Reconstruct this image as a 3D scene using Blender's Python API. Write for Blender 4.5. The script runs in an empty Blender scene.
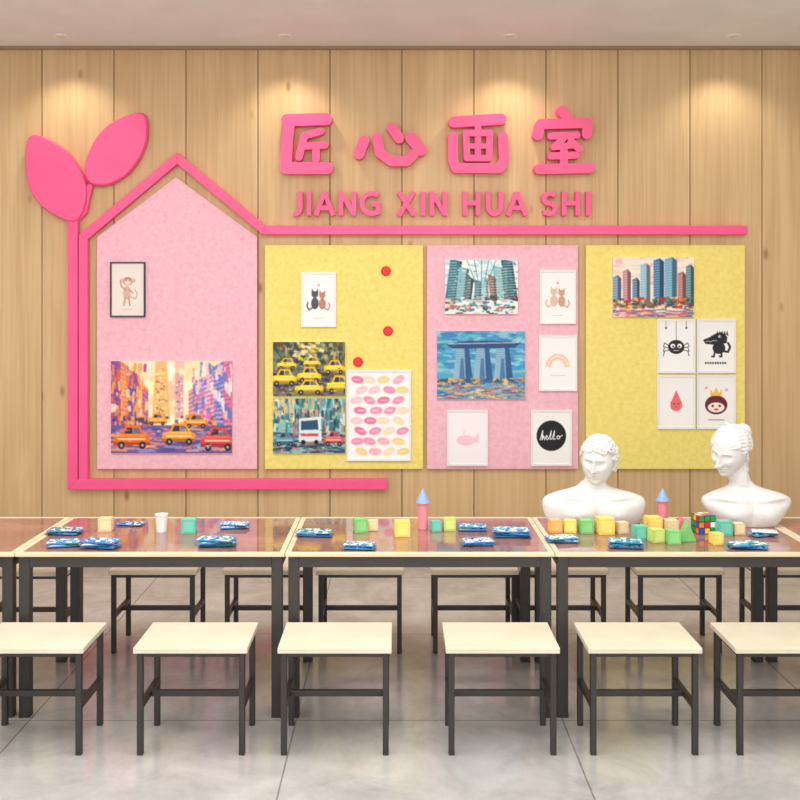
import bpy, bmesh, math, random
import numpy as np
from mathutils import Vector, Matrix, Euler, noise as mnoise
random.seed(7); rng=np.random.RandomState(7)
S=bpy.context.scene
S.view_settings.view_transform='Standard'
H=1.847; F=1000.0; XV=396.0; YH=310.0
D=7.30
CEIL=H+(YH-47)*D/F
def PX(x,y,d): return ((x-XV)*d/F, H-(y-YH)*d/F)
def lin1(c):
    c=c/255.0
    return c/12.92 if c<=0.04045 else ((c+0.055)/1.055)**2.4
def lin(c): return tuple(lin1(v) for v in c)+(1.0,)

# ---------------------------------------------------------------- materials
def mat(name,col,rough=0.5,metal=0.0,spec=0.5,coat=0.0):
    m=bpy.data.materials.new(name); m.use_nodes=True
    b=m.node_tree.nodes['Principled BSDF']
    b.inputs['Base Color'].default_value=lin(col)
    b.inputs['Roughness'].default_value=rough
    b.inputs['Metallic'].default_value=metal
    b.inputs['Specular IOR Level'].default_value=spec
    b.inputs['Coat Weight'].default_value=coat
    return m
def noise_mat(name,c1,c2,scale=5,stretch=(1,1,1),rough=0.5,detail=5,lo=0.35,hi=0.65,spec=0.5,bump=0.0,nr=0.5):
    m=mat(name,c1,rough,0,spec); nt=m.node_tree; N=nt.nodes; L=nt.links
    b=N['Principled BSDF']
    tc=N.new('ShaderNodeTexCoord'); mp=N.new('ShaderNodeMapping'); mp.inputs['Scale'].default_value=stretch
    nz=N.new('ShaderNodeTexNoise'); nz.inputs['Scale'].default_value=scale; nz.inputs['Detail'].default_value=detail; nz.inputs['Roughness'].default_value=nr
    cr=N.new('ShaderNodeValToRGB'); cr.color_ramp.elements[0].position=lo; cr.color_ramp.elements[1].position=hi
    cr.color_ramp.elements[0].color=lin(c1); cr.color_ramp.elements[1].color=lin(c2)
    L.new(tc.outputs['Object'],mp.inputs['Vector']); L.new(mp.outputs['Vector'],nz.inputs['Vector'])
    L.new(nz.outputs['Fac'],cr.inputs['Fac']); L.new(cr.outputs['Color'],b.inputs['Base Color'])
    if bump:
        bp=N.new('ShaderNodeBump'); bp.inputs['Strength'].default_value=bump; bp.inputs['Distance'].default_value=0.01
        L.new(nz.outputs['Fac'],bp.inputs['Height']); L.new(bp.outputs['Normal'],b.inputs['Normal'])
    return m
def paint_mat():
    m=mat('painted_surface',(255,255,255),0.55,0,0.3); nt=m.node_tree
    a=nt.nodes.new('ShaderNodeAttribute'); a.attribute_name='Col'
    nt.links.new(a.outputs['Color'],nt.nodes['Principled BSDF'].inputs['Base Color'])
    return m
def wood_wall_mat():
    m=mat('oak_panel',(214,180,132),0.5,0,0.35); nt=m.node_tree; N=nt.nodes; L=nt.links
    b=N['Principled BSDF']; tc=N.new('ShaderNodeTexCoord')
    at=N.new('ShaderNodeAttribute'); at.attribute_name='Col'
    sc=N.new('ShaderNodeVectorMath'); sc.operation='SCALE'; sc.inputs['Scale'].default_value=13.0
    L.new(at.outputs['Color'],sc.inputs[0])
    ad=N.new('ShaderNodeVectorMath'); ad.operation='ADD'
    L.new(tc.outputs['Object'],ad.inputs[0]); L.new(sc.outputs['Vector'],ad.inputs[1])
    def nz(scale,stretch,detail,dist):
        mp=N.new('ShaderNodeMapping'); mp.inputs['Scale'].default_value=stretch
        n=N.new('ShaderNodeTexNoise'); n.inputs['Scale'].default_value=scale; n.inputs['Detail'].default_value=detail
        n.inputs['Distortion'].default_value=dist
        L.new(ad.outputs['Vector'],mp.inputs['Vector']); L.new(mp.outputs['Vector'],n.inputs['Vector']); return n
    n1=nz(2.4,(2.2,1,0.3),3,0.8); n2=nz(11.0,(4,1,0.10),4,0.3)
    cr=N.new('ShaderNodeValToRGB'); e=cr.color_ramp.elements
    e[0].position=0.3; e[0].color=lin((206,173,128)); e[1].position=0.7; e[1].color=lin((218,187,142))
    L.new(n1.outputs['Fac'],cr.inputs['Fac'])
    c2=N.new('ShaderNodeValToRGB'); e=c2.color_ramp.elements
    e[0].position=0.35; e[0].color=lin((232,222,208)); e[1].position=0.6; e[1].color=(1,1,1,1)
    L.new(n2.outputs['Fac'],c2.inputs['Fac'])
    mx=N.new('ShaderNodeMixRGB'); mx.blend_type='MULTIPLY'; mx.inputs['Fac'].default_value=0.5
    L.new(cr.outputs['Color'],mx.inputs['Color1']); L.new(c2.outputs['Color'],mx.inputs['Color2'])
    mp=N.new('ShaderNodeMapping'); mp.inputs['Scale'].default_value=(2.6,1,1.2)
    vo=N.new('ShaderNodeTexVoronoi'); vo.inputs['Scale'].default_value=1.5
    L.new(ad.outputs['Vector'],mp.inputs['Vector']); L.new(mp.outputs['Vector'],vo.inputs['Vector'])
    c3=N.new('ShaderNodeValToRGB'); e=c3.color_ramp.elements
    e[0].position=0.02; e[0].color=lin((176,140,104)); e[1].position=0.10; e[1].color=(1,1,1,1)
    L.new(vo.outputs['Distance'],c3.inputs['Fac'])
    m2=N.new('ShaderNodeMixRGB'); m2.blend_type='MULTIPLY'; m2.inputs['Fac'].default_value=0.8
    L.new(mx.outputs['Color'],m2.inputs['Color1']); L.new(c3.outputs['Color'],m2.inputs['Color2'])
    sp=N.new('ShaderNodeSeparateColor'); L.new(at.outputs['Color'],sp.inputs['Color'])
    mr=N.new('ShaderNodeMapRange'); mr.inputs['To Min'].default_value=0.95; mr.inputs['To Max'].default_value=1.04
    L.new(sp.outputs['Red'],mr.inputs['Value'])
    m3=N.new('ShaderNodeVectorMath'); m3.operation='SCALE'; L.new(m2.outputs['Color'],m3.inputs[0]); L.new(mr.outputs['Result'],m3.inputs['Scale'])
    L.new(m3.outputs['Vector'],b.inputs['Base Color'])
    return m
def floor_mat():
    m=mat('marble_tile',(190,184,178),0.14,0,0.5); nt=m.node_tree; N=nt.nodes; L=nt.links
    b=N['Principled BSDF']; tc=N.new('ShaderNodeTexCoord')
    n=N.new('ShaderNodeTexNoise'); n.inputs['Scale'].default_value=2.6; n.inputs['Detail'].default_value=10; n.inputs['Distortion'].default_value=0.5
    n.inputs['Roughness'].default_value=0.7
    L.new(tc.outputs['Object'],n.inputs['Vector'])
    cr=N.new('ShaderNodeValToRGB'); e=cr.color_ramp.elements
    e[0].position=0.30; e[0].color=lin((164,161,158)); e[1].position=0.68; e[1].color=lin((204,201,198))
    L.new(n.outputs['Fac'],cr.inputs['Fac'])
    br=N.new('ShaderNodeTexBrick'); br.offset=0.0; br.inputs['Scale'].default_value=1.0
    br.inputs['Brick Width'].default_value=1.2; br.inputs['Row Height'].default_value=1.2
    br.inputs['Mortar Size'].default_value=0.004; br.inputs['Mortar Smooth'].default_value=0.2
    br.inputs['Color1'].default_value=(1,1,1,1); br.inputs['Color2'].default_value=(0.93,0.93,0.93,1); br.inputs['Mortar'].default_value=(0.5,0.48,0.46,1)
    mp=N.new('ShaderNodeMapping'); mp.inputs['Location'].default_value=(0.45,0.3,0)
    L.new(tc.outputs['Object'],mp.inputs['Vector']); L.new(mp.outputs['Vector'],br.inputs['Vector'])
    mx=N.new('ShaderNodeMixRGB'); mx.blend_type='MULTIPLY'; mx.inputs['Fac'].default_value=1
    L.new(cr.outputs['Color'],mx.inputs['Color1']); L.new(br.outputs['Color'],mx.inputs['Color2'])
    L.new(mx.outputs['Color'],b.inputs['Base Color'])
    return m
M_PAINT=paint_mat()
M_WOOD=wood_wall_mat()
M_GROOVE=mat('panel_groove',(96,72,48),0.8)
M_FLOOR=floor_mat()
M_CEIL=noise_mat('ceiling_plaster',(226,226,224),(232,232,230),3,rough=0.9)
M_WALL=noise_mat('side_wall_paint',(228,224,218),(234,230,224),3,rough=0.9)
M_TRIM=mat('bronze_trim',(150,126,96),0.5)
M_PINK=noise_mat('hot_pink_acrylic',(245,84,140),(248,90,146),4,rough=0.38)
M_BPINK=noise_mat('pink_felt',(236,170,188),(248,203,213),26,rough=0.95,detail=12,lo=0.3,hi=0.72,spec=0.1,bump=0.1,nr=0.7)
M_BYEL=noise_mat('yellow_felt',(236,212,104),(248,232,150),26,rough=0.95,detail=12,lo=0.3,hi=0.72,spec=0.1,bump=0.1,nr=0.7)
M_STEEL=mat('dark_steel',(62,57,55),0.45,0.3)
M_SEAT=noise_mat('cream_laminate',(222,212,186),(230,221,198),6,rough=0.45)
M_EDGE=noise_mat('maple_edge',(222,206,172),(232,217,186),8,stretch=(0.5,3,3),rough=0.4)
M_GLASS=noise_mat('lacquered_tabletop',(140,98,86),(168,120,104),3,stretch=(1,2,1),rough=0.05,spec=1.0)
M_GLASS.node_tree.nodes['Principled BSDF'].inputs['IOR'].default_value=1.9
M_PLASTER=noise_mat('white_plaster',(222,220,217),(230,228,225),20,rough=0.75,spec=0.2)
M_WFRAME=mat('white_frame',(236,234,232),0.45)
M_BFRAME=mat('black_frame',(40,38,40),0.4)
M_CANVAS=mat('canvas_edge',(226,222,214),0.8)
M_RED=mat('red_plastic',(226,16,34),0.4)

# ---------------------------------------------------------------- mesh builder
class MB:
    def __init__(s): s.v=[]; s.f=[]; s.m=[]; s.c={}
    def add(s,vs,fs,m=0,col=None):
        o=len(s.v); s.v+=[tuple(v) for v in vs]
        for f in fs:
            if col is not None: s.c[len(s.f)]=[tuple(map(lin1,col))]*len(f)
            s.f.append([i+o for i in f]); s.m.append(m)
    def box(s,x0,x1,y0,y1,z0,z1,m=0,M=None,col=None):
        vs=[Vector(p) for p in [(x0,y0,z0),(x1,y0,z0),(x1,y1,z0),(x0,y1,z0),(x0,y0,z1),(x1,y0,z1),(x1,y1,z1),(x0,y1,z1)]]
        if M is not None: vs=[M@v for v in vs]
        s.add(vs,[(0,3,2,1),(4,5,6,7),(0,1,5,4),(1,2,6,5),(2,3,7,6),(3,0,4,7)],m,col)
    def prism(s,poly,y0,y1,m=0,ch=0.0):
        n=len(poly); 
        if ch>0:
            cx=sum(p[0] for p in poly)/n; cz=sum(p[1] for p in poly)/n
            R=max(math.hypot(p[0]-cx,p[1]-cz) for p in poly); k=1-ch/R
            inn=[(cx+(p[0]-cx)*k,cz+(p[1]-cz)*k) for p in poly]
            vs=[(a,y0,b) for a,b in inn]+[(a,y0+ch,b) for a,b in poly]+[(a,y1,b) for a,b in poly]
            fs=[tuple(range(n)),tuple(range(3*n-1,2*n-1,-1))]
            for i in range(n):
                j=(i+1)%n; fs.append((i,n+i,n+j,j)); fs.append((n+i,2*n+i,2*n+j,n+j))
        else:
            vs=[(a,y0,b) for a,b in poly]+[(a,y1,b) for a,b in poly]
            fs=[tuple(range(n)),tuple(range(2*n-1,n-1,-1))]
            for i in range(n):
                j=(i+1)%n; fs.append((i,n+i,n+j,j))
        s.add(vs,fs,m)
    def cyl(s,c,r0,r1,z0,z1,n=24,m=0,M=None,col=None):
        vs=[];
        for r,z in ((r0,z0),(r1,z1)):
            for i in range(n):
                a=2*math.pi*i/n; vs.append(Vector((c[0]+r*math.cos(a),c[1]+r*math.sin(a),z)))
        if M is not None: vs=[M@v for v in vs]
        fs=[tuple(range(n-1,-1,-1)),tuple(range(n,2*n))]+[(i,(i+1)%n,n+(i+1)%n,n+i) for i in range(n)]
        s.add(vs,fs,m,col)
    def picture(s,x0,x1,z0,z1,y,cv,m):
        A=cv.final(); h,w=A.shape[:2]; o=len(s.v)
        P=np.pad(A,((1,1),(1,1),(0,0)),mode='edge')
        V=(P[:-1,:-1]+P[1:,:-1]+P[:-1,1:]+P[1:,1:])/4
        V=V/255.0; V=np.where(V<=0.04045,V/12.92,((V+0.055)/1.055)**2.4)
        VL=[tuple(t) for t in V.reshape(-1,3).tolist()]
        for r in range(h+1):
            z=z1-(z1-z0)*r/h
            for c in range(w+1): s.v.append((x0+(x1-x0)*c/w,y,z))
        for r in range(h):
            for c in range(w):
                k=r*(w+1)+c; q=(k,k+w+1,k+w+2,k+1)
                s.c[len(s.f)]=[VL[t] for t in q]; s.f.append([o+t for t in q]); s.m.append(m)
    def obj(s,name,mats,loc=(0,0,0),rotz=0,bevel=0,smooth=False,fix=True,bseg=2):
        me=bpy.data.meshes.new(name); me.from_pydata(s.v,[],s.f)
        for m in mats: me.materials.append(m)
        me.polygons.foreach_set('material_index',s.m)
        if s.c:
            at=me.color_attributes.new('Col','FLOAT_COLOR','CORNER')
            buf=np.ones((len(me.loops),4),dtype=np.float32); k=0
            for i,f in enumerate(s.f):
                if i in s.c: buf[k:k+len(f),:3]=s.c[i]
                k+=len(f)
            at.data.foreach_set('color',buf.ravel())
        if fix and not s.c:
            bm=bmesh.new(); bm.from_mesh(me); bmesh.ops.recalc_face_normals(bm,faces=bm.faces); bm.to_mesh(me); bm.free()
        if smooth: me.polygons.foreach_set('use_smooth',[True]*len(me.polygons))
        me.update()
        o=bpy.data.objects.new(name,me); S.collection.objects.link(o)
        o.location=loc; o.rotation_euler=(0,0,rotz)
        if bevel:
            b=o.modifiers.new('bevel','BEVEL'); b.width=bevel; b.segments=bseg; b.limit_method='ANGLE'
        return o

# ---------------------------------------------------------------- room
XL,XR,YB=-4.6,4.6,-1.6
b=MB(); b.box(XL,XR,D+0.012,D+0.15,0,CEIL,1)
pitch=72*D/F; x0=PX(42,0,D)[0]-8*pitch; g=0.007
x=x0
while x<XR:
    a=max(x,XL)+g/2; c=min(x+pitch,XR)-g/2
    if c>a: b.box(a,c,D,D+0.012,0,CEIL,0,col=(rng.randint(60,255),rng.randint(60,255),rng.randint(60,255)))
    x+=pitch
b.obj('wall_back',[M_WOOD,M_GROOVE])
b=MB(); b.box(XL-0.1,XR+0.1,YB-0.1,D+0.15,-0.1,0); b.obj('floor',[M_FLOOR])
b=MB(); b.box(XL-0.1,XR+0.1,YB-0.1,D+0.15,CEIL,CEIL+0.1); b.obj('ceiling',[M_CEIL])
b=MB(); b.box(XL-0.1,XL,YB,D+0.15,0,CEIL); b.obj('wall_left',[M_WALL])
b=MB(); b.box(XR,XR+0.1,YB,D+0.15,0,CEIL); b.obj('wall_right',[M_WALL])
b=MB()
b.box(XL,XR,YB-0.1,YB,0,0.5); b.box(XL,XR,YB-0.1,YB,3.4,CEIL)
b.box(XL,-3.8,YB-0.1,YB,0.5,3.4); b.box(3.8,XR,YB-0.1,YB,0.5,3.4)
b.obj('wall_rear',[M_WALL])
b=MB()
for xx in (-3.8,-1.9,0,1.9,3.76): b.box(xx,xx+0.04,YB-0.08,YB-0.02,0.5,3.4)
b.box(-3.8,3.8,YB-0.08,YB-0.02,0.5,0.54); b.box(-3.8,3.8,YB-0.08,YB-0.02,3.36,3.4)
b.obj('fill_light_frame',[M_WFRAME])  # made-up window frame, unseen, dressing the opening for the rear fill light
b=MB(); b.box(XL,XR,D-0.03,D,CEIL-0.022,CEIL); b.obj('trim_1',[M_TRIM])
b=MB(); b.box(XL,XR,D-0.012,D,0,0.08); b.obj('baseboard_back',[M_TRIM])

# ---------------------------------------------------------------- wall boards
TB=0.035; BF=D-TB; DB=D-0.002
def board(name,poly,m):
    pts=[PX(x,y,BF) for x,y in poly]
    b=MB(); b.prism(pts,BF,DB,0); return b.obj(name,[m],bevel=0.003)
board('house_shaped_bulletin_board',[(97,469),(257,469),(257,237),(176,177),(97,237)],M_BPINK)
board('yellow_bulletin_board',[(265,469),(423,469),(423,245),(265,245)],M_BYEL)
board('pink_bulletin_board',[(427,469),(578,469),(578,245),(427,245)],M_BPINK)
board('yellow_bulletin_board',[(586,469),(745,469),(745,245),(586,245)],M_BYEL)

def mitre(path,w):
    n=len(path); L=[];R=[]
    for i,p in enumerate(path):
        def nrm(a,b):
            dx,dy=b[0]-a[0],b[1]-a[1]; l=math.hypot(dx,dy); return (-dy/l,dx/l)
        if i==0: nx,ny=nrm(path[0],path[1]); k=1
        elif i==n-1: nx,ny=nrm(path[-2],path[-1]); k=1
        else:
            a=nrm(path[i-1],p); c=nrm(p,path[i+1]); nx,ny=a[0]+c[0],a[1]+c[1]; l=math.hypot(nx,ny); nx/=l;ny/=l
            k=1/(nx*a[0]+ny*a[1])
        L.append((p[0]+nx*w/2*k,p[1]+ny*w/2*k)); R.append((p[0]-nx*w/2*k,p[1]-ny*w/2*k))
    return L,R
def catmull(P,n=6):
    out=[];N=len(P)
    for i in range(N):
        p0,p1,p2,p3=[P[(i+k-1)%N] for k in range(4)]
        for j in range(n):
            t=j/n
            out.append(tuple(0.5*((2*p1[a])+(-p0[a]+p2[a])*t+(2*p0[a]-5*p1[a]+4*p2[a]-p3[a])*t*t+(-p0[a]+3*p1[a]-3*p2[a]+p3[a])*t**3) for a in (0,1)))
    return out
DF=D-0.06
b=MB()
def ribbon(b,path,w,y0,y1,m=0):
    L,R=mitre(path,w)
    for i in range(len(path)-1):
        q=[PX(*p,y0) for p in (L[i],L[i+1],R[i+1],R[i])]
        b.prism(q,y0,y1,m)
ribbon(b,[(387,484.5),(72.5,484.5),(72.5,212)],10,DF,DB)
ribbon(b,[(83,480),(83,237),(177,158),(264,230),(747,230)],9,DF+0.004,DB)
ribbon(b,[(73,222),(84,212),(90,184)],5,DF+0.008,DB)
lf=catmull([(29,136),(48,139),(70,155),(85,182),(85,205),(76,221),(62,219),(42,207),(29,188),(25,160)])
b.prism([PX(x,y,DF-0.012) for x,y in lf],DF-0.012,DB,0,ch=0.012)
rf=catmull([(143,113),(124,116),(104,128),(89,150),(84,172),(91,184),(110,184),(130,171),(144,148),(147,128)])
b.prism([PX(x,y,DF-0.008) for x,y in rf],DF-0.008,DB,0,ch=0.012)
b.obj('house_outline_with_leaves_decoration',[M_PINK],bevel=0.003)

# ---------------------------------------------------------------- lettering
LD=D-0.08
def capsule(bb,p,q,w,w2,k):
    w2=w2 or w
    a=math.atan2(q[1]-p[1],q[0]-p[0]); pts=[]
    for i in range(11): 
        t=a+math.pi/2+math.pi*i/10; pts.append((p[0]+w/2*math.cos(t),p[1]+w/2*math.sin(t)))
    for i in range(11):
        t=a-math.pi/2+math.pi*i/10; pts.append((q[0]+w2/2*math.cos(t),q[1]+w2/2*math.sin(t)))
    bb.prism([PX(x,y,LD) for x,y in pts],LD-k*0.0004,DB,0)
chars=[[([(287,120),(326,119)],12),([(289,123),(287,142),(286,166)],11.5),([(286,168),(327,168)],12),
 ([(321,131),(304,136)],7),([(304,137),(299,157)],7.5),([(305,146),(325,145)],7),([(316,147),(316,159)],7.5)],
 [([(364,141),(359,154)],10.5),([(377,138),(380,153),(391,161),(407,161),(414,154)],10),([(392,128),(399,138)],10.5),([(411,138),(421,150)],11.5)],
 [([(454,122),(501,119)],11),([(453,137),(453,160),(456,168),(500,168),(504,160),(503,137)],10),([(466,133),(490,133)],6.5),([(466,133),(467,158)],6.5),([(490,133),(489,158)],6.5),([(467,158),(489,158)],6.5),([(478,124),(478,158)],6.5),([(467,146),(489,146)],5)],
 [([(562,111),(567,117)],10),([(540,126),(538,135)],10),([(541,124),(588,123)],10),([(588,124),(587,134)],10),([(551,136),(577,135)],7),([(564,138),(554,147),(574,145)],6.5),([(571,141),(579,149)],7),([(551,156),(577,155)],7),([(564,150),(564,168)],8),([(539,169),(590,168)],10)]]
b=MB(); k=0
for ch in chars:
    for path,w in ch:
        for i in range(len(path)-1): k+=1; capsule(b,path[i],path[i+1],w,None,k%12)
b.obj('chinese_character_sign',[M_PINK])
def arc(cx,cy,rx,ry,a0,a1,n=14): return [(cx+rx*math.cos(math.radians(a0+(a1-a0)*i/n)),cy+ry*math.sin(math.radians(a0+(a1-a0)*i/n))) for i in range(n+1)]
GL={'J':[[(0.80,0)]+[(0.80,0.62)]+arc(0.32,0.66,0.48,0.27,0,120,8)],
 'I':[[(0.5,0),(0.5,1)]],
 'A':[[(0.09,1),(0.5,0.03)],[(0.5,0.03),(0.91,1)],[(0.24,0.68),(0.76,0.68)]],
 'N':[[(0.12,1),(0.12,0)],[(0.13,0.06),(0.87,0.94)],[(0.88,1),(0.88,0)]],
 'G':[[(0.93,0.14)]+arc(0.58,0.5,0.48,0.42,-65,-295,20)+[(0.90,0.86),(0.90,0.53),(0.58,0.53)]],
 'X':[[(0.1,0),(0.9,1)],[(0.9,0),(0.1,1)]],
 'H':[[(0.12,0),(0.12,1)],[(0.88,0),(0.88,1)],[(0.12,0.48),(0.88,0.48)]],
 'U':[[(0.12,0),(0.12,0.6)]+arc(0.5,0.6,0.38,0.33,180,0,14)[1:]+[(0.88,0)]],
 'S':[[(0.88,0.12)]+arc(0.52,0.29,0.38,0.21,-50,-250,10)+arc(0.5,0.71,0.38,0.21,-70,130,10)+[(0.1,0.88)]]}
b=MB(); k=0
for ch,xa,xb in [('J',293,302),('I',306.5,311.5),('A',314,335),('N',339,356),('G',360,380),('X',397,416),('I',420.5,425.5),('N',430,447),('H',463,480),('U',486,503),('A',506,528),('S',542,557),('H',562,580),('I',586,591)]:
    for st in GL[ch]:
        k+=1; path=[(xa+(xb-xa)*u,191.5+24*v) for u,v in st]
        L,R=mitre(path,4.6); y0=D-0.06-0.0004*(k%4)
        for i in range(len(path)-1):
            b.prism([PX(*p,y0) for p in (L[i],L[i+1],R[i+1],R[i])],y0,DB,0)
b.obj('pinyin_letter_sign',[M_PINK])

# ---------------------------------------------------------------- raster art
class Cv:
    SS=2; Q=1.5
    def __init__(s,w,h,bg):
        s.fw=int(w*s.Q); s.fh=int(h*s.Q); w=s.fw*s.SS; h=s.fh*s.SS
        s.a=np.zeros((h,w,3),dtype=float); s.a[:]=bg; s.w=w; s.h=h; s.asp=w/h
        yy,xx=np.mgrid[0:h,0:w]; s.X=(xx+0.5)/w; s.Y=(yy+0.5)/h
    def final(s): return s.a.reshape(s.fh,s.SS,s.fw,s.SS,3).mean(axis=(1,3))
    def put(s,m,c): s.a[m]=c
    def rect(s,x0,y0,x1,y1,c): s.put((s.X>=x0)&(s.X<x1)&(s.Y>=y0)&(s.Y<y1),c)
    def ell(s,cx,cy,rx,ry,c,rot=0):
        dx=(s.X-cx)*s.asp; dy=s.Y-cy; ca,sa=math.cos(rot),math.sin(rot)
        u=dx*ca+dy*sa; v=-dx*sa+dy*ca
        s.put((u/(rx*s.asp))**2+(v/ry)**2<1,c)
    def ring(s,cx,cy,r0,r1,c,half=False):
        d=np.hypot((s.X-cx)*s.asp,s.Y-cy); m=(d>r0)&(d<r1)
        if half: m&=(s.Y<cy)
        s.put(m,c)
    def poly(s,P,c,al=1.0):
        xs=[p[0] for p in P]; ys=[p[1] for p in P]
        i0=max(0,int(min(ys)*s.h)-1); i1=min(s.h,int(max(ys)*s.h)+2); j0=max(0,int(min(xs)*s.w)-1); j1=min(s.w,int(max(xs)*s.w)+2)
        if i1<=i0 or j1<=j0: return
        X=s.X[i0:i1,j0:j1]; Y=s.Y[i0:i1,j0:j1]; m=np.zeros(X.shape,bool); n=len(P)
        for i in range(n):
            x1,y1=P[i]; x2,y2=P[(i+1)%n]
            if y1==y2: continue
            m^=((Y<y1)!=(Y<y2))&(X<(x2-x1)*(Y-y1)/(y2-y1)+x1)
        sub=s.a[i0:i1,j0:j1]; sub[m]=sub[m]*(1-al)+np.array(c)*al
    def line(s,P,w,c):
        for (x1,y1),(x2,y2) in zip(P[:-1],P[1:]):
            ax,bx=x1*s.asp,x2*s.asp; dx,dy=bx-ax,y2-y1; l=dx*dx+dy*dy+1e-9
            t=np.clip(((s.X*s.asp-ax)*dx+(s.Y-y1)*dy)/l,0,1)
            s.put(np.hypot(s.X*s.asp-ax-t*dx,s.Y-y1-t*dy)<w/2,c)
    def strokes(s,n,pal,reg,w,h,ang=0,slant=0.25,al=0.8):
        for _ in range(int(n*2.2)):
            cx=rng.uniform(reg[0],reg[2]); cy=rng.uniform(reg[1],reg[3]); ww=w*rng.uniform(.3,1.2)/2; hh=h*rng.uniform(.3,1.2)/2
            a=ang+rng.uniform(-slant,slant); ca,sa=math.cos(a),math.sin(a)
            P=[(cx+u*ca-v*sa,cy+(u*sa+v*ca)) for u,v in ((-ww,-hh*.7),(-ww*.3,-hh),(ww,-hh*.8),(ww*.8,hh),(-ww*.9,hh*.8))]
            c=np.array(pal[rng.randint(len(pal))])+rng.uniform(-12,12,3)
            s.poly(P,np.clip(c,0,255),al)
    def jitter(s,k): s.a=np.clip(s.a+rng.uniform(-k,k,s.a.shape[:2]+(1,)),0,255)
def car(c,x,y,w,h,body,glass=(50,50,70)):
    dk=tuple(v*.72 for v in body); lt=tuple(min(255,v*1.12+20) for v in body)
    c.poly([(x,y+h*.9),(x+w*.02,y+h*.45),(x+w*.22,y+h*.4),(x+w*.34,y),(x+w*.72,y),(x+w*.85,y+h*.4),(x+w,y+h*.5),(x+w,y+h*.9)],body)
    c.poly([(x+w*.02,y+h*.45),(x+w*.22,y+h*.4),(x+w*.85,y+h*.4),(x+w*.9,y+h*.5),(x+w*.04,y+h*.52)],lt)
    c.poly([(x,y+h*.75),(x+w,y+h*.75),(x+w,y+h*.9),(x,y+h*.9)],dk)
    c.poly([(x+w*.3,y+h*.38),(x+w*.38,y+h*.1),(x+w*.52,y+h*.1),(x+w*.52,y+h*.38)],glass)
    c.poly([(x+w*.55,y+h*.38),(x+w*.55,y+h*.1),(x+w*.68,y+h*.1),(x+w*.77,y+h*.38)],tuple(min(255,v+60) for v in glass))
    c.rect(x+w*.12,y+h*.58,x+w*.88,y+h*.64,(255,240,190))
    for k in (.22,.8): c.ell(x+w*k,y+h*.9,w*.09,h*.17,(30,26,36)); c.ell(x+w*k,y+h*.9,w*.035,h*.07,(190,180,180))
def art_pinkcity():
    c=Cv(121,92,(250,226,176))
    c.strokes(60,[(255,238,200),(250,214,150),(246,196,170),(255,245,224)],(.3,0,.7,.7),.08,.2)
    # left facades receding to the centre
    for k,(x,t,w,col) in enumerate([(0,-.05,.09,(170,90,150)),(.08,.0,.07,(236,130,110)),(.14,.08,.08,(140,90,160)),(.21,.16,.06,(246,180,110)),(.26,.25,.05,(214,120,160))]):
        c.poly([(x,t),(x+w,t+.07),(x+w,.7),(x,.74)],col)
        for q in range(14): c.poly([(x,t+.05+q*.05),(x+w,t+.11+q*.045),(x+w,t+.125+q*.045),(x,t+.07+q*.05)],(252,214,170) if k%2 else (110,60,130),.55)
        for q in range(3): c.poly([(x+w*(.2+q*.3),t),(x+w*(.27+q*.3),t),(x+w*(.27+q*.3),.7),(x+w*(.2+q*.3),.7)],(90,60,120),.35)
    for k,(x,t,w,col) in enumerate([(.92,-.05,.09,(236,120,150)),(.84,.0,.09,(120,120,196)),(.77,.1,.08,(246,186,190)),(.7,.16,.08,(160,130,200)),(.64,.26,.07,(244,160,150))]):
        c.poly([(x,t+.07),(x+w,t),(x+w,.74),(x,.7)],col)
        for q in range(14): c.poly([(x,t+.11+q*.045),(x+w,t+.05+q*.05),(x+w,t+.07+q*.05),(x,t+.125+q*.045)],(255,226,226) if k%2 else (100,90,170),.55)
    c.strokes(46,[(150,60,150),(240,120,60),(250,170,80),(250,225,190)],(0,.05,.3,.7),.03,.12,0,.08)
    c.strokes(46,[(230,110,160),(90,120,200),(250,200,200),(250,240,235)],(.68,.05,1,.7),.03,.12,0,.08)
    c.poly([(.37,.0),(.46,.0),(.49,.62),(.34,.62)],(240,190,120)); c.strokes(26,[(180,100,80),(255,230,170)],(.37,.05,.46,.6),.022,.025)
    c.poly([(.53,.12),(.6,.15),(.6,.62),(.53,.62)],(226,170,170)); c.strokes(14,[(150,100,150),(255,236,220)],(.54,.15,.59,.6),.02,.03)
    c.rect(0,.7,1,1,(110,90,150))
    c.strokes(90,[(96,80,150),(76,70,130),(200,110,160),(140,160,220),(240,170,120)],(.02,.74,.98,.98),.14,.03)
    c.strokes(20,[(60,50,110),(120,60,120),(236,170,60)],(.02,.6,.98,.68),.05,.05)
    for x,y,w,h,col in ((.3,.57,.16,.12,(250,160,50)),(.6,.58,.2,.14,(245,140,40)),(.02,.7,.3,.24,(240,110,40)),(.42,.68,.28,.22,(250,150,50)),(.74,.72,.28,.24,(225,70,70))): car(c,x,y,w,h,col)
    c.strokes(20,[(255,230,160),(250,120,150)],(.05,.7,.95,.95),.05,.012); c.jitter(6); return c
def art_taxis():
    c=Cv(90,66,(120,130,90))
    c.strokes(90,[(60,80,60),(150,140,90),(40,60,70),(200,180,120),(110,60,50),(90,130,110)],(0,0,1,.5),.07,.14)
    c.strokes(20,[(250,240,220),(240,200,60)],(.3,0,.7,.35),.08,.06)
    c.strokes(70,[(50,44,60),(90,70,80),(130,110,120)],(0,.5,1,1),.16,.05)
    for x,y,w,h in ((.05,.3,.28,.2),(.42,.28,.24,.18),(.7,.34,.3,.24),(-.03,.5,.36,.3),(.33,.46,.34,.28),(.3,.7,.4,.26),(.74,.62,.34,.32)): car(c,x,y,w,h,(246,200,30))
    c.strokes(24,[(255,240,170),(60,50,60)],(.05,.4,.95,.95),.05,.014); c.jitter(6); return c
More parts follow.
